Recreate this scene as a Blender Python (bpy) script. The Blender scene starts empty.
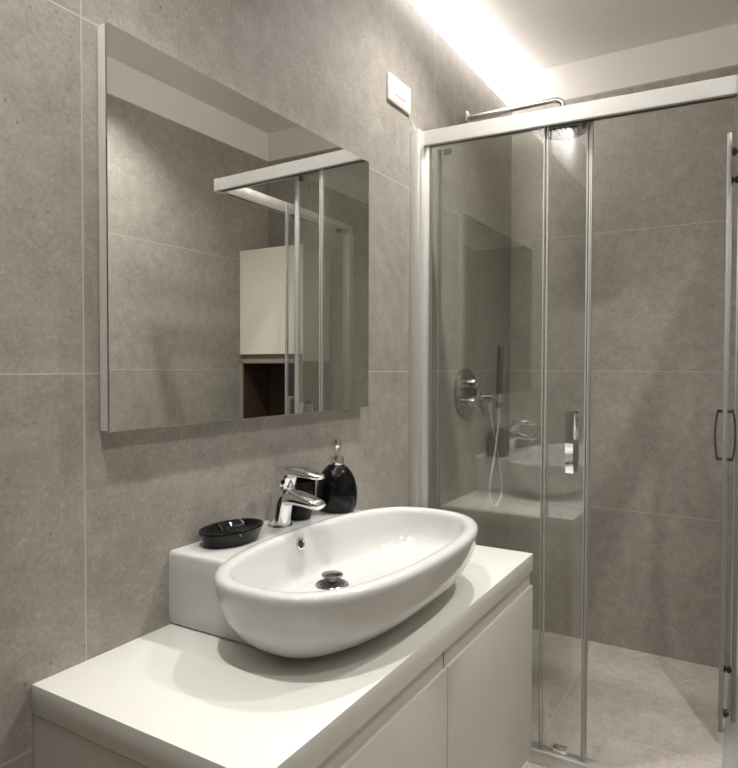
import bpy, bmesh, math
from mathutils import Vector, Matrix

# ------------------------------------------------------------------ camera
# plan: +X runs along the mirror wall towards the shower, y = distance out from the mirror wall
# (stored as -Y in Blender), z up from the tiled floor, metres.
YAW, PITCH, ROLL = math.radians(30.797), math.radians(-1.4287), math.radians(0.154)
scene = bpy.context.scene
COL = scene.collection
cd = bpy.data.cameras.new('camera')
cam = bpy.data.objects.new('camera', cd)
COL.objects.link(cam)
cd.sensor_fit = 'HORIZONTAL'
cd.sensor_width = 36.0
cd.lens = 645.8 / 738.0 * 36.0
cd.clip_start = 0.02
fw = Vector((math.cos(PITCH) * math.cos(YAW), math.cos(PITCH) * math.sin(YAW), math.sin(PITCH)))
r0 = Vector((math.sin(YAW), -math.cos(YAW), 0))
u0 = Vector((-math.sin(PITCH) * math.cos(YAW), -math.sin(PITCH) * math.sin(YAW), math.cos(PITCH)))
rt = r0 * math.cos(ROLL) + u0 * math.sin(ROLL)
up = u0 * math.cos(ROLL) - r0 * math.sin(ROLL)
M = Matrix((rt, up, -fw)).transposed().to_4x4()
M.translation = Vector((0.0, -0.9815, 1.2109))
cam.matrix_world = M
scene.camera = cam

# ------------------------------------------------------------------ world, lamps, exposure
W = bpy.data.worlds.new('world')
scene.world = W
W.use_nodes = True
W.node_tree.nodes['Background'].inputs[0].default_value = (1, 0.95, 0.88, 1)
W.node_tree.nodes['Background'].inputs[1].default_value = 0.05
vs = scene.view_settings
vs.view_transform = 'Standard'
vs.look = 'None'
vs.exposure = 0.5
vs.gamma = 1.0
vs.use_curve_mapping = False
scene.cycles.max_bounces = 14
scene.cycles.diffuse_bounces = 6
scene.cycles.glossy_bounces = 8
scene.cycles.transparent_max_bounces = 24
scene.cycles.sample_clamp_indirect = 4.0

def spot(name, x, y, z, power, size=150, blend=1.0, rad=0.03, col=(1, 0.975, 0.935)):
    l = bpy.data.lights.new(name, 'SPOT')
    l.energy = power
    l.spot_size = math.radians(size)
    l.spot_blend = blend
    l.shadow_soft_size = rad
    l.color = col
    o = bpy.data.objects.new(name, l)
    COL.objects.link(o)
    o.location = (x, -y, z)
    return o

def area(name, x, y, z, sx, sy, power, rot=(0, 0, 0), col=(1, 0.975, 0.935)):
    l = bpy.data.lights.new(name, 'AREA')
    l.shape = 'RECTANGLE'
    l.size, l.size_y = sx, sy
    l.energy = power
    l.color = col
    o = bpy.data.objects.new(name, l)
    COL.objects.link(o)
    o.location = (x, -y, z)
    o.rotation_euler = rot
    return o

SPOTS = ((1.79, 0.40, 46), (0.48, 0.40, 46), (1.79, 1.15, 47), (0.48, 1.15, 18))
for x, y, p in SPOTS:
    spot('ceiling_spot', x, y, 2.53, p, size=124, blend=1.0, rad=0.022)
area('cove_light', 1.4, 0.074, 2.63, 3.05, 0.03, 45, rot=(math.radians(94), 0, 0))

# ------------------------------------------------------------------ materials
def new_mat(name):
    m = bpy.data.materials.new(name)
    m.use_nodes = True
    nt = m.node_tree
    b = nt.nodes['Principled BSDF']
    return m, nt, b

def pbr(name, col, rough=0.5, metal=0.0, spec=0.5, coat=0.0, noise=0.0, bump=0.0, nscale=40.0):
    m, nt, b = new_mat(name)
    b.inputs['Roughness'].default_value = rough
    b.inputs['Metallic'].default_value = metal
    b.inputs['Specular IOR Level'].default_value = spec
    b.inputs['Coat Weight'].default_value = coat
    b.inputs['Coat Roughness'].default_value = 0.03
    tc = nt.nodes.new('ShaderNodeTexCoord')
    n = nt.nodes.new('ShaderNodeTexNoise')
    n.inputs['Scale'].default_value = nscale
    n.inputs['Detail'].default_value = 3
    nt.links.new(tc.outputs['Object'], n.inputs['Vector'])
    mx = nt.nodes.new('ShaderNodeMix')
    mx.data_type = 'RGBA'
    mx.inputs[6].default_value = (*[c * (1 - noise) for c in col], 1)
    mx.inputs[7].default_value = (*[min(1, c * (1 + noise)) for c in col], 1)
    nt.links.new(n.outputs['Fac'], mx.inputs[0])
    nt.links.new(mx.outputs[2], b.inputs['Base Color'])
    if bump:
        bp = nt.nodes.new('ShaderNodeBump')
        bp.inputs['Strength'].default_value = bump
        bp.inputs['Distance'].default_value = 0.001
        nt.links.new(n.outputs['Fac'], bp.inputs['Height'])
        nt.links.new(bp.outputs['Normal'], b.inputs['Normal'])
    return m

def tile_mat(name, axes, period, offset, col, grout, gw=0.0028, rough=0.5):
    """concrete-look porcelain: cloudy colour, fine grain, sparse pits, thin pale grout lines on two axes"""
    m, nt, b = new_mat(name)
    N, L = nt.nodes.new, nt.links.new
    geo = N('ShaderNodeNewGeometry')
    pos = geo.outputs['Position']
    sep = N('ShaderNodeSeparateXYZ')
    L(pos, sep.inputs[0])

    def math_(op, a, bb=None, c=None):
        n = N('ShaderNodeMath')
        n.operation = op
        for i, v in enumerate((a, bb, c)):
            if v is None:
                continue
            if isinstance(v, (int, float)):
                n.inputs[i].default_value = v
            else:
                L(v, n.inputs[i])
        return n.outputs[0]

    masks, cells = [], []
    for ax, p, o in zip(axes, period, offset):
        v = math_('SUBTRACT', sep.outputs[ax], o)
        s = math_('DIVIDE', v, p)
        cells.append(math_('FLOOR', s))
        d = math_('ABSOLUTE', math_('SUBTRACT', math_('FRACT', math_('ADD', s, 0.5)), 0.5))
        masks.append(math_('LESS_THAN', math_('MULTIPLY', d, p), gw / 2))
    gm = math_('MAXIMUM', masks[0], masks[1])
    # per tile shift of the pattern
    comb = N('ShaderNodeCombineXYZ')
    L(math_('MULTIPLY', cells[0], 3.7), comb.inputs[0])
    L(math_('MULTIPLY', cells[1], 5.3), comb.inputs[1])
    va = N('ShaderNodeVectorMath')
    va.operation = 'ADD'
    L(pos, va.inputs[0])
    L(comb.outputs[0], va.inputs[1])

    def noise(scale, detail, rgh=0.55):
        n = N('ShaderNodeTexNoise')
        n.inputs['Scale'].default_value = scale
        n.inputs['Detail'].default_value = detail
        n.inputs['Roughness'].default_value = rgh
        L(va.outputs[0], n.inputs['Vector'])
        return n.outputs['Fac']

    def ramp(f, a, bb):
        r = N('ShaderNodeMapRange')
        r.inputs['From Min'].default_value = a
        r.inputs['From Max'].default_value = bb
        L(f, r.inputs['Value'])
        return r.outputs[0]

    cloud = noise(3.0, 6, 0.6)
    mott = noise(22.0, 4, 0.6)
    grain = noise(120.0, 4, 0.65)
    vor = N('ShaderNodeTexVoronoi')
    vor.inputs['Scale'].default_value = 46
    vor.inputs['Randomness'].default_value = 1
    L(va.outputs[0], vor.inputs['Vector'])
    pit_sel = N('ShaderNodeSeparateColor')
    L(vor.outputs['Color'], pit_sel.inputs[0])
    sel = math_('GREATER_THAN', pit_sel.outputs[0], 0.72)
    pit = math_('MULTIPLY', sel, ramp(vor.outputs['Distance'], 0.17, 0.05))
    val = math_('MULTIPLY_ADD', math_('SUBTRACT', cloud, 0.5), 0.55, 1.0)
    val = math_('ADD', val, math_('MULTIPLY', math_('SUBTRACT', mott, 0.5), 0.62))
    val = math_('ADD', val, math_('MULTIPLY', math_('SUBTRACT', grain, 0.5), 0.75))
    val = math_('SUBTRACT', val, math_('MULTIPLY', pit, 0.42))
    fleck = ramp(noise(75.0, 2, 0.5), 0.63, 0.70)
    val = math_('ADD', val, math_('MULTIPLY', fleck, 0.16))
    hs = N('ShaderNodeHueSaturation')
    hs.inputs['Color'].default_value = (*col, 1)
    L(val, hs.inputs['Value'])
    mx = N('ShaderNodeMix')
    mx.data_type = 'RGBA'
    L(gm, mx.inputs[0])
    L(hs.outputs[0], mx.inputs[6])
    mx.inputs[7].default_value = (*grout, 1)
    L(mx.outputs[2], b.inputs['Base Color'])
    b.inputs['Roughness'].default_value = rough
    b.inputs['Specular IOR Level'].default_value = 0.35
    h = math_('SUBTRACT', math_('MULTIPLY', grain, 0.25), math_('ADD', math_('MULTIPLY', pit, 0.8), math_('MULTIPLY', gm, 0.6)))
    bp = N('ShaderNodeBump')
    bp.inputs['Strength'].default_value = 0.35
    bp.inputs['Distance'].default_value = 0.0012
    L(h, bp.inputs['Height'])
    L(bp.outputs['Normal'], b.inputs['Normal'])
    return m

def glass_mat(name, tint):
    """clear pane: tinted see-through plus Schlick surface reflection on each face"""
    m = bpy.data.materials.new(name)
    m.use_nodes = True
    nt = m.node_tree
    nt.nodes.clear()
    N, L = nt.nodes.new, nt.links.new
    geo = N('ShaderNodeNewGeometry')
    dot = N('ShaderNodeVectorMath')
    dot.operation = 'DOT_PRODUCT'
    L(geo.outputs['Normal'], dot.inputs[0])
    L(geo.outputs['Incoming'], dot.inputs[1])

    def mm(op, a, bb):
        n = N('ShaderNodeMath')
        n.operation = op
        for i, v in enumerate((a, bb)):
            if isinstance(v, (int, float)):
                n.inputs[i].default_value = v
            else:
                L(v, n.inputs[i])
        return n.outputs[0]
    c = mm('ABSOLUTE', dot.outputs['Value'], 0)
    f = mm('ADD', mm('MULTIPLY', mm('POWER', mm('SUBTRACT', 1.0, c), 5.0), 0.91), 0.09)
    tr = N('ShaderNodeBsdfTransparent')
    tr.inputs[0].default_value = (*tint, 1)
    gl = N('ShaderNodeBsdfGlossy')
    gl.inputs['Roughness'].default_value = 0.0
    gl.inputs[0].default_value = (1, 1, 1, 1)
    mix = N('ShaderNodeMixShader')
    L(f, mix.inputs[0])
    L(tr.outputs[0], mix.inputs[1])
    L(gl.outputs[0], mix.inputs[2])
    out = N('ShaderNodeOutputMaterial')
    L(mix.outputs[0], out.inputs[0])
    return m

TILE = (0.325, 0.300, 0.267)
GROUT = (0.49, 0.455, 0.39)
m_tile_x = tile_mat('concrete tile left', (0, 2), (1.4, 0.6), (0.697, 0.0), TILE, GROUT)
m_tile_r = tile_mat('concrete tile right', (0, 2), (1.2, 0.6), (0.6, 0.0), TILE, GROUT)
m_tile_b = tile_mat('concrete tile back', (1, 2), (1.2, 0.6), (0.0, 0.0), TILE, GROUT)
m_floor = tile_mat('concrete floor tile', (0, 1), (1.2, 1.2), (1.01, -0.40), (0.50, 0.46, 0.41), (0.66, 0.62, 0.55), rough=0.42)
m_plaster = pbr('white plaster', (0.89, 0.865, 0.85), 0.8, noise=0.02, bump=0.05, nscale=120)
m_ceiling = pbr('ceiling paint', (0.90, 0.88, 0.865), 0.8, noise=0.02, bump=0.05, nscale=120)
m_ceramic = pbr('white glazed ceramic', (0.61, 0.612, 0.595), 0.08, spec=0.5, coat=0.3, noise=0.01)
m_top = pbr('white solid worktop', (0.76, 0.76, 0.71), 0.28, noise=0.01, nscale=15)
m_lacquer = pbr('warm white lacquer', (0.62, 0.595, 0.545), 0.35, noise=0.015, nscale=10)
m_shade = pbr('grip channel lacquer', (0.62, 0.585, 0.53), 0.4, noise=0.015)
m_chrome = pbr('chrome', (0.84, 0.85, 0.86), 0.06, metal=1.0, noise=0.01)
m_chrome_dim = pbr('chrome with dark reflections', (0.36, 0.36, 0.35), 0.12, metal=1.0, noise=0.02)  # chrome, its colour darkened to imitate the dark surroundings it reflects
m_alu = pbr('brushed aluminium', (0.68, 0.675, 0.65), 0.38, metal=0.65, noise=0.06, bump=0.1, nscale=90)
m_aludk = pbr('profile grey', (0.42, 0.42, 0.41), 0.35, metal=0.7, noise=0.05)
m_spray = pbr('grey rubber spray face', (0.07, 0.07, 0.068), 0.5, noise=0.1)
m_mirror = pbr('mirror silver', (0.86, 0.87, 0.85), 0.0, metal=1.0, noise=0.0)
m_frame = pbr('satin mirror edge', (0.74, 0.72, 0.68), 0.35, noise=0.01)
m_black = pbr('black glazed ceramic', (0.003, 0.003, 0.003), 0.05, spec=0.25, noise=0.2)
m_dark = pbr('dark rubber and hole shade', (0.03, 0.03, 0.03), 0.5, noise=0.1)  # rubber parts; the same colour paints the shade in overflow and drain
m_plastic = pbr('white switch plastic', (0.85, 0.82, 0.78), 0.35, noise=0.01)
m_groove = pbr('grey plastic groove', (0.35, 0.33, 0.30), 0.5, noise=0.02)
m_wood = pbr('dark brown wood', (0.055, 0.035, 0.024), 0.45, noise=0.5, nscale=18)
m_taupe = pbr('taupe cabinet edge', (0.30, 0.26, 0.215), 0.45, noise=0.05)
m_cream = pbr('cream lacquer', (0.80, 0.76, 0.66), 0.3, noise=0.01)
m_strip = pbr('clear profile strip', (0.46, 0.46, 0.445), 0.3, noise=0.03)
m_glass = glass_mat('shower glass', (0.955, 0.968, 0.955))
m_seal = pbr('clear seal strip', (0.25, 0.25, 0.24), 0.3, spec=0.6, noise=0.03)

# ------------------------------------------------------------------ mesh helpers (world plan coordinates)
def box(bm, x0, x1, y0, y1, z0, z1, bev=0.0, seg=2):
    t = bmesh.new()
    vs_ = [t.verts.new((x, y, z)) for x in (x0, x1) for y in (y0, y1) for z in (z0, z1)]
    for f in ((0, 1, 3, 2), (4, 6, 7, 5), (0, 4, 5, 1), (2, 3, 7, 6), (0, 2, 6, 4), (1, 5, 7, 3)):
        t.faces.new([vs_[i] for i in f])
    bmesh.ops.recalc_face_normals(t, faces=t.faces)
    if bev:
        bmesh.ops.bevel(t, geom=list(t.edges), offset=bev, segments=seg, affect='EDGES', profile=0.5)
    merge(bm, t)

def merge(bm, t):
    me = bpy.data.meshes.new('tmp')
    t.to_mesh(me)
    t.free()
    bm.from_mesh(me)
    bpy.data.meshes.remove(me)

def loft(bm, rings, cap0=True, cap1=True):
    vr = [[bm.verts.new(p) for p in r] for r in rings]
    n = len(vr[0])
    for a, b in zip(vr, vr[1:]):
        for i in range(n):
            j = (i + 1) % n
            bm.faces.new((a[i], a[j], b[j], b[i]))
    if cap0:
        bm.faces.new(list(reversed(vr[0])))
    if cap1:
        bm.faces.new(vr[-1])

def sell(cx, cy, a, b, n, k=64):
    """superellipse outline in plan"""
    out = []
    for i in range(k):
        t = 2 * math.pi * i / k
        c, s = math.cos(t), math.sin(t)
        out.append((cx + a * math.copysign(abs(c) ** (2 / n), c), cy + b * math.copysign(abs(s) ** (2 / n), s)))
    return out

def lathe(bm, cx, cy, prof, k=40, sx=1.0, sy=1.0):
    rings = [[(cx + sx * r * math.cos(2 * math.pi * i / k), cy + sy * r * math.sin(2 * math.pi * i / k), z) for i in range(k)] for r, z in prof]
    loft(bm, rings)

def catmull(pts, sub=8):
    P = [Vector(p) for p in pts]
    P = [P[0] * 2 - P[1]] + P + [P[-1] * 2 - P[-2]]
    out = []
    for i in range(1, len(P) - 2):
        for s in range(sub):
            t = s / sub
            a, b, c, d = P[i - 1:i + 3]
            out.append(0.5 * (2 * b + (c - a) * t + (2 * a - 5 * b + 4 * c - d) * t * t + (3 * b - a - 3 * c + d) * t ** 3))
    out.append(P[-2])
    return out

def tube(bm, pts, r, k=12, smooth=0):
    P = catmull(pts, smooth) if smooth else [Vector(p) for p in pts]
    rad = r if isinstance(r, (list, tuple)) else [r] * len(P)
    up_ = None
    rings = []
    for i, p in enumerate(P):
        d = (P[min(i + 1, len(P) - 1)] - P[max(i - 1, 0)]).normalized()
        if up_ is None:
            up_ = d.orthogonal().normalized()
        up_ = (up_ - d * up_.dot(d)).normalized()
        sd = d.cross(up_)
        rings.append([p + (up_ * math.cos(2 * math.pi * j / k) + sd * math.sin(2 * math.pi * j / k)) * rad[i] for j in range(k)])
    loft(bm, rings)

def section_loft(bm, secs, k=28):
    """secs: (centre, axis_u, axis_v, half_u, half_v, exponent)"""
    rings = []
    for c, u, v, hu, hv, n in secs:
        c, u, v = Vector(c), Vector(u).normalized(), Vector(v).normalized()
        rings.append([c + u * a + v * b for a, b in sell(0, 0, hu, hv, n, k)])
    loft(bm, rings)

def obj(name, bm, mat, parent=None, origin=None, sharp=35):
    """link a mesh; plan coordinates are mirrored to Blender's (y -> -y) and made relative to the thing's base"""
    for v in bm.verts:
        v.co.y = -v.co.y
    bmesh.ops.recalc_face_normals(bm, faces=bm.faces)
    root = parent
    while root is not None and root.parent is not None:
        root = root.parent
    if root is not None:
        o0 = root.location.copy()
    elif origin is not None:
        o0 = Vector((origin[0], -origin[1], origin[2]))
    else:
        o0 = Vector((0, 0, 0))
    for v in bm.verts:
        v.co -= o0
    for f in bm.faces:
        f.smooth = True
    lim = math.radians(sharp)
    for e in bm.edges:
        if len(e.link_faces) == 2 and e.calc_face_angle(0) > lim:
            e.smooth = False
    me = bpy.data.meshes.new(name)
    bm.to_mesh(me)
    bm.free()
    me.materials.append(mat)
    o = bpy.data.objects.new(name, me)
    COL.objects.link(o)
    if parent is not None:
        o.parent = parent
    else:
        o.location = o0
    return o

def thing(name, label, cat, loc):
    o = bpy.data.objects.new(name, None)
    COL.objects.link(o)
    o.location = (loc[0], -loc[1], loc[2])
    o.empty_display_size = 0.05
    o['label'] = label
    o['category'] = cat
    return o

def tag(o, label, cat):
    o['label'] = label
    o['category'] = cat
    return o

def boxes(name, mat, parent, *bs, bev=0.0, seg=2, **kw):
    bm = bmesh.new()
    for b in bs:
        box(bm, *b, bev=bev, seg=seg)
    return obj(name, bm, mat, parent, **kw)

def struct(name, mat, *bs, bev=0.0):
    o = boxes(name, mat, None, *bs, bev=bev)
    o['kind'] = 'structure'
    return o

# ------------------------------------------------------------------ room
XB, XF, YR = 2.938, -2.3, 1.505
ZT, ZC, YS = 2.404, 2.5645, 0.077
struct('wall_left', m_tile_x, (XF - .1, XB + .1, -0.1, 0, -0.1, ZT))
struct('wall_back', m_tile_b, (XB, XB + .1, 0, YR, -0.1, ZT))
struct('wall_right', m_tile_r, (XF - .1, XB + .1, YR, YR + .1, -0.1, ZT))
struct('wall_front', m_tile_b, (XF - .1, XF, 0, YR, -0.1, ZT))
struct('trim_1', m_plaster, (XF - .1, XB + .1, -0.1, -0.003, ZT, 2.80))
struct('trim_2', m_plaster, (XB + .003, XB + .1, 0, YR, ZT, 2.80))
struct('trim_3', m_plaster, (XF - .1, XB + .1, YR + .003, YR + .1, ZT, 2.80))
struct('trim_4', m_plaster, (XF - .1, XF - .003, 0, YR, ZT, 2.80))
struct('ceiling', m_ceiling, (XF, XB + .003, YS, YR + .003, ZC, ZC + 0.03))
struct('trim_5', m_plaster, (XF, XB + .003, -.003, YR, 2.74, 2.80))
struct('floor', m_floor, (XF - .1, 1.95, -0.1, YR + .1, -0.1, 0.0), (1.95, XB + .1, 0.945, YR + .1, -0.1, 0.0))

struct('shower_floor', m_floor, (1.95, XB + .1, -.1, 0.945, -0.1, 0.003))

# ------------------------------------------------------------------ mirror
t = thing('wall_mirror', 'large frameless rectangular mirror mounted on the tiled wall above the washbasin', 'mirror', (1.165, 0.0, 1.097))
MX0, MX1, MZ0, MZ1 = 0.7255, 1.6005, 1.098, 1.7995
boxes('frame', m_frame, t, (MX0 + .001, MX0 + .016, 0.003, .0225, MZ0 + .002, MZ1 - .002), (MX1 - .016, MX1 - .001, 0.003, .0225, MZ0 + .002, MZ1 - .002),
      (MX0 + .016, MX1 - .016, 0.003, .0225, MZ0 + .002, MZ0 + .016), (MX0 + .016, MX1 - .016, 0.003, .0225, MZ1 - .016, MZ1 - .002),
      (MX0 + .1, MX1 - .1, 0.0, .0225, MZ1 - .15, MZ1 - .12))
boxes('mirror_glass', m_mirror, t, (MX0, MX1, .0225, .0265, MZ0, MZ1), bev=0.0012, seg=1)

# ------------------------------------------------------------------ vanity
VX0, VX1, VY, VZ, VT = 0.599, 1.736, 0.4703, 0.7055, 0.0475
tag(boxes('countertop', m_top, None, (VX0, VX1, 0, VY, VZ - VT, VZ), bev=0.0015, origin=(1.165, .235, VZ - VT)),
    'thick white slab worktop under the washbasin, laid on the vanity cabinet', 'countertop')
t = thing('vanity_cabinet', 'wall-hung warm white vanity cabinet with two handleless doors under the worktop', 'cabinet', (1.1675, .235, .154))
boxes('body', m_lacquer, t, (VX0 + .001, VX0 + .02, 0.001, 0.4483, .154, .6565), (VX1 - .02, VX1 - .001, 0.001, .448, .154, .6565), (VX0 + .02, VX1 - .02, 0.001, .44, .154, .61),
      bev=0.0008, seg=1)
boxes('grip_channel', m_lacquer, t, (VX0 + .02, 1.157, .441, .4505, .58, .6565), (1.1595, VX1 - .006, .441, .4505, .58, .6565), (VX0 + .02, 1.157, .4505, .4635, .612, .6565), (1.1595, VX1 - .006, .4505, .4635, .612, .6565))
boxes('divider', m_dark, t, (1.157, 1.1595, .441, .464, .612, .6565))
for x0, x1 in ((VX0 + .001, 1.1635), (1.1665, VX1)):
    boxes('door', m_lacquer, t, (x0, x1, .4505, .4703, .154, .6185), bev=0.0012, seg=2)

# ------------------------------------------------------------------ washbasin
BX, BY, BA, BB, BN = 1.1450, 0.2875, 0.3615, 0.1875, 2.6
outer = [(.121, .7085), (.099, .7105), (.075, .718), (.051, .733), (.030, .754), (.014, .781), (.005, .810), (.001, .832), (0, .842), (.0025, .848), (.008, .8515)]
inner = [(.017, .8522), (.024, .8512), (.029, .8470), (.032, .838), (.036, .820), (.043, .797), (.056, .778), (.080, .764), (.110, .757), (.145, .753)]
DR = (1.135, 0.215)
t = bmesh.new()
rings = []
for ins, z in outer:
    rings.append([(x, y, z) for x, y in sell(BX, BY, BA - ins, BB - ins, BN - ins * 2, 96)])
for ins, z in inner:
    k = max(0.0, (ins - .04) / .105)
    cy = BY + (DR[1] - BY) * k
    rings.append([(x, y, z) for x, y in sell(BX, cy, BA - ins, BB - ins, BN - ins * 2, 96)])
last = rings[-1]
circ = [(DR[0] + .032 * math.cos(2 * math.pi * i / 96), DR[1] + .032 * math.sin(2 * math.pi * i / 96)) for i in range(96)]
for k, z in ((.4, .7515), (.75, .7495), (1.0, .748)):
    rings.append([(p[0] + (c[0] - p[0]) * k, p[1] + (c[1] - p[1]) * k, z) for p, c in zip(last, circ)])
rings.append([(DR[0] + .02 * math.cos(2 * math.pi * i / 96), DR[1] + .02 * math.sin(2 * math.pi * i / 96), .7465) for i in range(96)])
loft(t, rings)
basin = obj('washbasin', t, m_ceramic, origin=(BX, BY, .7085), sharp=80)
tag(basin, 'white oval ceramic washbasin with a flat tap deck against the wall, standing on the worktop', 'washbasin')
# tap deck: sides straight, front follows the bowl at every height
def back_edge(x, ins):
    a, b = BA - ins, BB - ins
    q = min(1.0, abs(x - BX) / a)
    return BY - b * (1 - q ** BN) ** (1 / BN)
t = bmesh.new()
lv = [(.7085, .003, .108), (.7185, .0, .072), (.735, .0, .048), (.755, .0, .034), (.782, .0, .022), (.81, .0, .017), (.8405, .0, .013), (.8475, .0022, .013), (.8505, .007, .013)]
rings = []
for z, off, ins in lv:
    x0, x1 = .881 + off, 1.392 - off
    r = [(x0, 0.0, z), (x1, 0.0, z)]
    for i in range(33):
        x = x1 + (x0 - x1) * i / 32
        r.append((x, back_edge(x, ins) + 0.002, z))
    rings.append(r)
loft(t, rings)
obj('deck', t, m_ceramic, basin, sharp=50)
# waste: chrome ring and a raised plug
t = bmesh.new()
lathe(t, DR[0], DR[1], [(.0, .747), (.024, .747), (.0345, .7488), (.0355, .7505), (.033, .7520), (.0275, .7510), (.025, .7490), (0, .7490)], 40)
ring = obj('waste_ring', t, m_chrome_dim, basin)
t = bmesh.new()
lathe(t, DR[0], DR[1], [(.0, .7515), (.009, .7515), (.009, .764), (.020, .7655), (.0235, .7685), (.0225, .7720), (.015, .7740), (0, .7745)], 36)
obj('plug', t, m_chrome_dim, ring)
t = bmesh.new()
lathe(t, DR[0], DR[1], [(0, .7488), (.0280, .7488), (.0275, .7516), (0, .7516)], 32)
obj('drain_cup_shade', t, m_dark, ring)  # flat dark disc, paints the shade of the recess round the plug
# overflow ring in the back wall of the bowl
t = bmesh.new()
oc, on_ = Vector((1.127, back_edge(1.127, .036), .826)), Vector((0, .93, .28)).normalized()
uu = Vector((1, 0, 0)); vv = on_.cross(uu).normalized()
prof = [(.0092, -.004), (.0092, .002), (.0108, .0035), (.0140, .0025), (.0150, -.001), (.0150, -.004)]
rr = [[oc + on_ * h + (uu * math.cos(2 * math.pi * i / 32) + vv * math.sin(2 * math.pi * i / 32)) * r for i in range(32)] for r, h in prof]
loft(t, rr, False, False)
ov = obj('overflow_ring', t, m_chrome, basin)
t = bmesh.new()
loft(t, [[oc + on_ * h + (uu * math.cos(2 * math.pi * i / 24) + vv * math.sin(2 * math.pi * i / 24)) * .0095 for i in range(24)] for h in (-.003, .0012)])
obj('overflow_hole_shade', t, m_dark, ov)  # solid disc, the darkness inside the overflow is put into its colour

# ------------------------------------------------------------------ mixer tap
FX, DZ = 1.155, .8506
tap = thing('basin_tap', 'chrome single-lever mixer tap on the washbasin deck between soap dish and dispenser', 'tap', (FX, .058, DZ))
t = bmesh.new()
lathe(t, FX, .058, [(0, DZ), (.0285, DZ), (.0285, DZ + .003), (.027, DZ + .006), (.0255, DZ + .0065), (0, DZ + .0065)], 36)
obj('base_ring', t, m_chrome, tap)
X_, Y_, Z_ = (1, 0, 0), (0, 1, 0), (0, 0, 1)
t = bmesh.new()
section_loft(t, [((FX, .058, DZ + .005), X_, Y_, .0235, .0245, 2.4), ((FX, .058, .872), X_, Y_, .0230, .0235, 2.5), ((FX, .062, .895), X_, Y_, .0228, .0235, 2.6),
                 ((FX, .068, .918), X_, Y_, .0230, .0250, 2.7), ((FX, .071, .932), X_, Y_, .0228, .0250, 2.7), ((FX, .072, .941), X_, Y_, .021, .023, 2.6), ((FX, .072, .944), X_, Y_, .017, .019, 2.4)])
body = obj('body', t, m_chrome, tap, sharp=60)
t = bmesh.new()
def yz(a):
    return (0, -math.sin(a), math.cos(a))
section_loft(t, [((FX, .060, .912), X_, yz(.1), .0200, .0180, 2.8), ((FX, .085, .918), X_, yz(.05), .0220, .0185, 3), ((FX, .110, .9195), X_, yz(-.08), .0225, .0150, 3.2),
                 ((FX, .138, .9155), X_, yz(-.18), .0222, .0125, 3.2), ((FX, .160, .9105), X_, yz(-.24), .0212, .0110, 3), ((FX, .169, .9083), X_, yz(-.26), .0195, .0092, 2.6), ((FX, .1725, .9073), X_, yz(-.28), .016, .006, 2.4)])
obj('spout', t, m_chrome, tap, sharp=60)
t = bmesh.new()
section_loft(t, [((FX, .072, .940), X_, Y_, .0210, .0225, 2.4), ((FX, .0725, .9455), X_, Y_, .0210, .0225, 2.4), ((FX, .073, .947), X_, Y_, .0228, .0245, 2.5), ((FX, .075, .966), X_, Y_, .0232, .0252, 2.6),
                 ((FX, .077, .979), X_, Y_, .0220, .0240, 2.6), ((FX, .079, .9865), X_, Y_, .017, .019, 2.4), ((FX, .080, .9885), X_, Y_, .008, .010, 2.2)])
section_loft(t, [((FX, .060, .974), X_, yz(.1), .0195, .0105, 3), ((FX, .085, .978), X_, yz(.05), .0215, .0118, 3.2), ((FX, .115, .979), X_, yz(-.05), .0215, .0110, 3.4),
                 ((FX, .145, .9755), X_, yz(-.15), .0200, .0082, 3.4), ((FX, .167, .9715), X_, yz(-.2), .0175, .0058, 3), ((FX, .173, .9702), X_, yz(-.2), .013, .0035, 2.6)])
obj('lever', t, m_chrome, tap, sharp=60)

# ------------------------------------------------------------------ soap dispenser
sx, sy = 1.356, .079
d = thing('soap_dispenser', 'glossy black rounded soap dispenser with a chrome pump, on the washbasin deck behind the tap', 'dispenser', (sx, sy, DZ))
t = bmesh.new()
lathe(t, sx, sy, [(0, DZ), (.0415, DZ), (.0445, DZ + .002), (.0490, DZ + .012), (.0522, DZ + .030), (.0528, DZ + .044), (.0512, DZ + .060), (.0470, DZ + .078), (.0395, DZ + .095), (.0290, DZ + .108), (.0210, DZ + .1155), (.0170, DZ + .118), (0, DZ + .118)], 48)
obj('bottle', t, m_black, d)
t = bmesh.new()
lathe(t, sx, sy, [(0, DZ + .117), (.0185, DZ + .117), (.0190, DZ + .119), (.0190, DZ + .134), (.0180, DZ + .1365), (.0125, DZ + .138), (0, DZ + .138)], 32)
obj('collar', t, m_chrome, d)
t = bmesh.new()
lathe(t, sx, sy, [(0, DZ + .137), (.0075, DZ + .137), (.0075, DZ + .150), (.0105, DZ + .152), (.0115, DZ + .164), (.0118, DZ + .176), (.0110, DZ + .180), (.007, DZ + .1815), (0, DZ + .1815)], 24)
tube(t, [(sx, sy, DZ + .168), (sx - .014, sy + .010, DZ + .1685), (sx - .026, sy + .019, DZ + .165)], [.0055, .005, .0042], 12)
obj('pump', t, m_chrome, d)

# ------------------------------------------------------------------ soap dish
px, py = .999, .056
t = bmesh.new()
def oval(a, b, z):
    return [(x, y, z) for x, y in sell(px, py, a, b, 2.1, 64)]
loft(t, [oval(.065, .039, DZ), oval(.068, .042, DZ + .002), oval(.071, .0445, DZ + .010), oval(.0775, .0495, DZ + .0255), oval(.0792, .0508, DZ + .0285), oval(.0785, .0500, DZ + .0310), oval(.0765, .0482, DZ + .0302),
         oval(.068, .041, DZ + .022), oval(.055, .033, DZ + .0155), oval(.02, .012, DZ + .0145)])
tag(obj('soap_dish', t, m_black, origin=(px, py, DZ)), 'glossy black oval soap dish on the washbasin deck beside the tap', 'soap dish')

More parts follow.
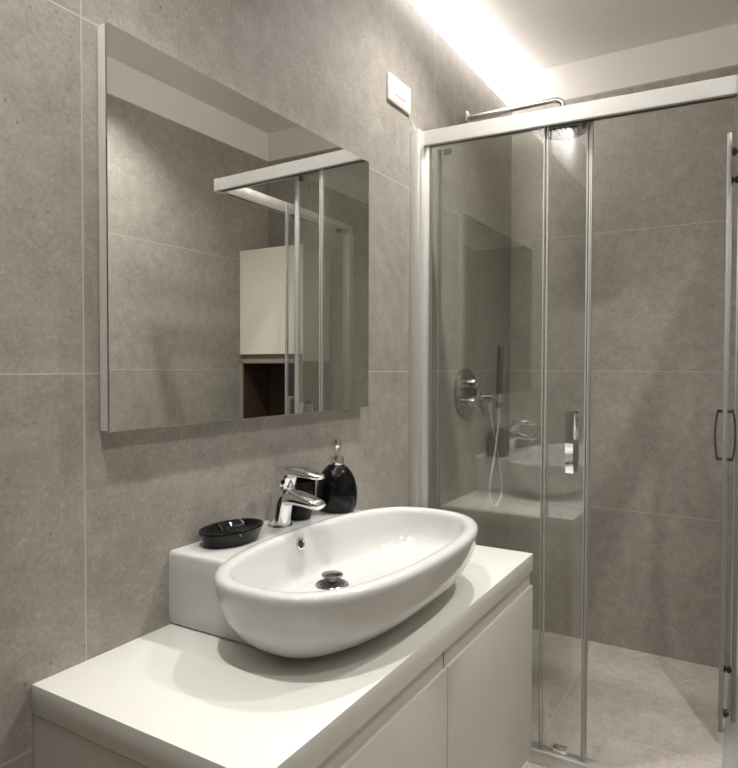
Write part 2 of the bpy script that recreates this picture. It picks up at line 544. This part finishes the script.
# ------------------------------------------------------------------ tumbler
t = bmesh.new()
lathe(t, 1.238, .050, [(0, DZ), (.0250, DZ), (.0280, DZ + .002), (.0310, DZ + .012), (.0375, DZ + .055), (.0390, DZ + .090), (.0385, DZ + .0915), (.0370, DZ + .090), (.0350, DZ + .055), (.0290, DZ + .010), (0, DZ + .008)], 40)
tag(obj('tumbler', t, m_black, origin=(1.238, .050, DZ)), 'glossy black bathroom tumbler half hidden behind the chrome tap', 'tumbler')

# ------------------------------------------------------------------ shower enclosure
XR0 = 1.935
YE = .932
def zrail(y):
    return 1.9925 - .0225 * y
enc = thing('shower_enclosure', 'corner shower enclosure of clear glass panels with sliding doors and aluminium rails', 'shower enclosure', (1.96, .45, 0))

def skew(bm, x0, x1, y0, y1, h, top=0.0):
    """rail piece along y that follows the head rail's fall"""
    t = bmesh.new()
    v = [t.verts.new((x, y, zrail(y) - top - (h if k else 0))) for x in (x0, x1) for y in (y0, y1) for k in (1, 0)]
    for f in ((0, 1, 3, 2), (4, 6, 7, 5), (0, 4, 5, 1), (2, 3, 7, 6), (0, 2, 6, 4), (1, 5, 7, 3)):
        t.faces.new([v[i] for i in f])
    bmesh.ops.recalc_face_normals(t, faces=t.faces)
    bmesh.ops.bevel(t, geom=list(t.edges), offset=.002, segments=2, affect='EDGES')
    merge(bm, t)

t = bmesh.new()
skew(t, XR0, XR0 + .034, .012, YE, .049)
fr = obj('front_rail', t, m_alu, enc)
t = bmesh.new()
skew(t, XR0 + .012, XR0 + .022, .05, YE, .002, .0485)
obj('rail_groove', t, m_dark, fr)
t = bmesh.new()
skew(t, XR0 - .001, XR0 + .036, YE, YE + .026, .051, -.001)
obj('corner_cap', t, m_alu, enc)
ZS = zrail(YE)
sr = boxes('side_rail', m_alu, enc, (XR0 + .036, XB, .926, .957, ZS - .049, ZS), bev=.002)
boxes('rail_groove', m_dark, sr, (XR0 + .06, XB - .03, .936, .944, ZS - .0505, ZS - .0485))
# wall profiles
boxes('wall_profile', m_alu, enc, (1.905, 1.965, .0, .036, .0, 1.990), bev=.002)
boxes('wall_profile', m_alu, enc, (XB - .05, XB, .918, .957, .022, ZS - .05), bev=.002)
boxes('wall_profile', m_alu, enc, (1.945, 1.972, .0, .052, .03, 1.942), bev=.002)
# floor tracks
boxes('floor_track', m_alu, enc, (XR0, XR0 + .055, .036, YE + .01, .0, .036), (XR0, XR0 + .012, .036, YE + .01, .036, .0435), bev=.0015)
boxes('floor_track', m_alu, enc, (XR0 + .055, XB - .05, .918, .957, .0, .03), bev=.0015)
# front fixed pane and sliding door
p = boxes('fixed_panel', m_glass, enc, (1.945, 1.951, .05, .433, .037, 1.944))
boxes('edge_profile', m_strip, p, (1.9415, 1.9545, .4305, .4335, .037, 1.936), bev=.001)
boxes('edge_profile', m_strip, p, (1.9430, 1.9530, .4400, .4432, .037, 1.936), bev=.001)
p = boxes('sliding_door', m_glass, enc, (1.961, 1.967, .085, .556, .042, 1.945))
boxes('edge_profile', m_strip, p, (1.9565, 1.9715, .5530, .5565, .042, 1.930), bev=.001)
boxes('edge_profile', m_strip, p, (1.9580, 1.9700, .5600, .5640, .042, 1.930), bev=.001)
boxes('gasket', m_aludk, p, (1.9590, 1.9690, .5645, .5690, .042, 1.930), bev=.001)
boxes('edge_profile', m_seal, p, (1.9565, 1.9715, .075, .086, .042, 1.930), bev=.003)
def bow(bm, mk, z0, z1, out, half=.009, foot=.010):
    """bow handle: mk(n, s, z) maps stand-off n and sideways s to plan coordinates"""
    def bx(n0, n1, a0, a1, s=half):
        q = bmesh.new()
        vv_ = [q.verts.new(mk(n, ss, z)) for n in (n0, n1) for ss in (-s, s) for z in (a0, a1)]
        for f in ((0, 1, 3, 2), (4, 6, 7, 5), (0, 4, 5, 1), (2, 3, 7, 6), (0, 2, 6, 4), (1, 5, 7, 3)):
            q.faces.new([vv_[i] for i in f])
        bmesh.ops.recalc_face_normals(q, faces=q.faces)
        bmesh.ops.bevel(q, geom=list(q.edges), offset=.0015, segments=2, affect='EDGES')
        merge(bm, q)
    bx(.0, out, z0, z0 + foot)
    bx(.0, out, z1 - foot, z1)
    # bowed grip bar
    q = bmesh.new()
    rings = []
    for i in range(13):
        z = z0 + (z1 - z0) * i / 12
        n = out + .008 * (1 - (2 * i / 12 - 1) ** 2)
        rings.append([mk(n - .004, -half, z), mk(n + .002, -half, z), mk(n + .002, half, z), mk(n - .004, half, z)])
    loft(q, rings)
    merge(bm, q)
t = bmesh.new()
bow(t, lambda n, s, z: (1.961 - n, .518 + s, z), .902, 1.083, .026, .0115)
bow(t, lambda n, s, z: (1.967 + n, .518 + s, z), .902, 1.083, .022, .0115)
obj('handle', t, m_chrome, p)
boxes('guide_clip', m_chrome, p, (1.954, 1.976, .470, .512, .034, .060), bev=.003)
for y in (.105, .548):
    t = bmesh.new()
    box(t, 1.967, 1.976, y - .014, y + .014, 1.912, 1.932, bev=.003)
    tube(t, [(1.973, y, 1.925), (1.984, y, 1.925)], .008, 16)
    obj('roller', t, m_dark, p)
# side fixed pane and sliding door
p = boxes('fixed_panel', m_glass, enc, (2.46, XB - .03, .936, .942, .03, ZS - .05))
boxes('edge_profile', m_seal, p, (2.452, 2.463, .932, .946, .03, ZS - .055), bev=.003)
p = boxes('sliding_door', m_glass, enc, (2.345, 2.85, .902, .908, .042, 1.935))
boxes('edge_profile', m_seal, p, (2.335, 2.348, .8985, .9115, .042, 1.953), bev=.003)
t = bmesh.new()
bow(t, lambda n, s, z: (2.395 + s, .902 - n, z), .912, 1.078, .020, .008)
bow(t, lambda n, s, z: (2.395 + s, .908 + n, z), .912, 1.078, .018, .008)
obj('handle', t, m_chrome, p)
for z in (.070, 1.915):
    for x in (2.42, 2.78):
        t = bmesh.new()
        tube(t, [(x, .895, z), (x, .927, z)], .007, 14)
        tube(t, [(x, .911, z), (x, .922, z)], .013, 16)
        obj('roller', t, m_dark, p)

# ------------------------------------------------------------------ shower fittings on the left wall
s = thing('rain_shower', 'overhead shower with a long chrome wall arm and round flat head', 'shower head', (2.385, 0, 2.05))
ax, az = 2.385, 2.186
t = bmesh.new()
rr = [[(ax + r * math.cos(2 * math.pi * i / 28), y, az + r * math.sin(2 * math.pi * i / 28)) for i in range(28)] for r, y in ((.026, 0), (.026, .006), (.022, .010), (.012, .011))]
loft(t, rr)
obj('flange', t, m_chrome, s)
t = bmesh.new()
arc = [(ax, .02, az), (ax, .01, az)]
pp = [(ax, .005, az), (ax, .12, az), (ax, .25, az), (ax, .345, az)]
for i in range(1, 9):
    a = math.pi / 2 * i / 8
    pp.append((ax, .345 + .03 * math.sin(a), az - .03 + .03 * math.cos(a)))
pp.append((ax, .375, az - .09))
tube(t, pp, .0095, 16)
obj('arm', t, m_chrome, s)
t = bmesh.new()
hz = 2.070
lathe(t, ax, .377, [(0, hz + .030), (.016, hz + .030), (.018, hz + .018), (.03, hz + .012), (.080, hz + .008), (.088, hz + .005), (.088, hz - .003), (.085, hz - .005), (0, hz - .005)], 48)
hd = obj('head', t, m_chrome, s)
t = bmesh.new()
lathe(t, ax, .377, [(0, hz - .0045), (.078, hz - .0045), (.078, hz - .0065), (0, hz - .0065)], 40)
for ri, n in ((.018, 6), (.036, 12), (.054, 18), (.070, 24)):
    for i in range(n):
        a = 2 * math.pi * i / n
        lathe(t, ax + ri * math.cos(a), .377 + ri * math.sin(a), [(.0034, hz - .006), (.0028, hz - .010), (.0015, hz - .0115)], 8)
obj('spray_face', t, m_spray, hd)

v = thing('shower_mixer', 'chrome rounded shower mixer plate with two stacked controls on the shower wall', 'mixer', (2.395, 0, 1.02))
def wall_oval(cx, cz, a, b, n, y):
    return [(x, y, z) for x, z in sell(cx, cz, a, b, n, 40)]
PX = 2.378
t = bmesh.new()
loft(t, [wall_oval(PX, 1.115, .098, .095, 2.3, 0), wall_oval(PX, 1.115, .098, .095, 2.3, .012), wall_oval(PX, 1.115, .093, .090, 2.3, .017), wall_oval(PX, 1.115, .04, .05, 2.2, .018)])
obj('plate', t, m_chrome_dim, v)
for zc in (1.150, 1.078):
    t = bmesh.new()
    loft(t, [wall_oval(PX, zc, .027, .020, 2, .016), wall_oval(PX, zc, .027, .020, 2, .046), wall_oval(PX, zc, .024, .017, 2, .052), wall_oval(PX, zc, .01, .008, 2, .053)])
    k = obj('knob', t, m_chrome, v)
    t = bmesh.new()
    if zc > 1.1:
        box(t, PX - .030, PX + .030, .034, .060, zc - .005, zc + .005, bev=.003)
    else:
        tube(t, [(PX + .01, .045, zc - .012), (PX + .03, .056, zc - .035), (PX + .04, .060, zc - .075)], [.006, .0055, .0045], 12)
    obj('lever', t, m_chrome, k)

h = thing('shower_bracket', 'small chrome wall bracket with hose outlet, holding the slim hand shower', 'bracket', (2.56, 0, 1.05))
t = bmesh.new()
loft(t, [wall_oval(2.555, 1.088, .024, .024, 2, 0), wall_oval(2.555, 1.088, .024, .024, 2, .008), wall_oval(2.555, 1.088, .013, .013, 2, .010), wall_oval(2.555, 1.088, .012, .012, 2, .050), wall_oval(2.555, 1.088, .009, .009, 2, .052)])
tube(t, [(2.555, .042, 1.086), (2.555, .042, 1.066)], .009, 14)
obj('outlet', t, m_chrome, h)
t = bmesh.new()
tube(t, [(2.555, .042, 1.088), (2.600, .050, 1.088)], .0085, 12)
rr = [[(2.62 + r * math.cos(2 * math.pi * i / 24), .058 + r * math.sin(2 * math.pi * i / 24), z) for i in range(24)] for r, z in ((.0150, 1.068), (.0200, 1.068), (.0205, 1.104), (.0150, 1.104), (.0150, 1.068))]
loft(t, rr, False, False)
obj('holder', t, m_chrome, h)
g = thing('hand_shower', 'slim chrome stick hand shower with looped metal hose, resting in the wall bracket', 'hand shower', (2.62, .058, 1.06))
t = bmesh.new()
tube(t, [(2.62, .058, 1.045), (2.62, .058, 1.064), (2.62, .0585, 1.11), (2.622, .060, 1.20), (2.626, .063, 1.300), (2.626, .063, 1.306)], [.0095, .0135, .0138, .0138, .0138, .012], 20)
obj('handset', t, m_chrome_dim, g)
t = bmesh.new()
hp = catmull([(2.62, .058, 1.048), (2.609, .058, .951), (2.575, .057, .849), (2.525, .056, .732), (2.535, .056, .665), (2.600, .056, .630), (2.672, .055, .677), (2.650, .052, .798), (2.600, .046, .931), (2.562, .042, 1.02), (2.555, .042, 1.066)], 8)
tube(t, hp, [.0075 if (i < 6 or i > len(hp) - 9) else .0048 for i in range(len(hp))], 10)
obj('hose', t, m_alu, g)

# ------------------------------------------------------------------ plate with pull cord above the enclosure
w = thing('wall_plate', 'white rectangular wall plate with a thin pull cord, above the shower profile', 'wall plate', (1.818, 0, 2.03))
boxes('plate', m_plastic, w, (1.747, 1.893, 0, .009, 2.035, 2.118), bev=.003, seg=3)
boxes('insert', m_plastic, w, (1.757, 1.884, .008, .0105, 2.043, 2.110), bev=.0012)
boxes('slot', m_groove, w, (1.786, 1.858, .0100, .0111, 2.060, 2.0645))
t = bmesh.new()
tube(t, [(1.886, .006, 2.034), (1.905, .007, 2.018), (1.925, .009, 2.003), (1.945, .012, 1.9945), (1.955, .020, 1.9935)], .0016, 8, smooth=6)
obj('pull_cord', t, m_plastic, w)

# ------------------------------------------------------------------ tall cabinet beside the shower (seen in the mirror)
CX, CY0, CY1 = 2.69, 1.075, YR - .001
XC = XB - .002
c = thing('tall_cabinet', 'tall cream cabinet with an open dark wood niche, beyond the shower, seen in the mirror', 'cabinet', (2.81, 1.29, 0))
boxes('body', m_taupe, c, (CX, XC, CY0, CY0 + .018, .75, 1.245), (CX, XC, CY1 - .018, CY1, .75, 1.245), (CX + .02, XC, CY0, CY1, 1.258, 1.848), (CX, XC, CY0, CY1, 1.235, 1.258), (CX + .02, XC, CY0, CY1, .06, .75))
boxes('niche_lining', m_wood, c, (CX + .01, XC - .012, CY0 + .018, CY0 + .022, .75, 1.235), (CX + .01, XC - .012, CY1 - .022, CY1 - .018, .75, 1.235), (XC - .012, XC - .001, CY0 + .018, CY1 - .018, .75, 1.235),
      (CX + .01, XC - .012, CY0 + .022, CY1 - .022, 1.231, 1.235), (CX + .01, XC - .012, CY0 + .022, CY1 - .022, .75, .754))
boxes('side_panel', m_cream, c, (CX + .001, XC, CY0 - .004, CY0, 1.245, 1.850))
boxes('door', m_cream, c, (CX, CX + .019, CY0, CY1 - .002, 1.283, 1.848), bev=.001, seg=1)
boxes('door', m_cream, c, (CX, CX + .019, CY0, CY1 - .002, .06, .745), bev=.001, seg=1)
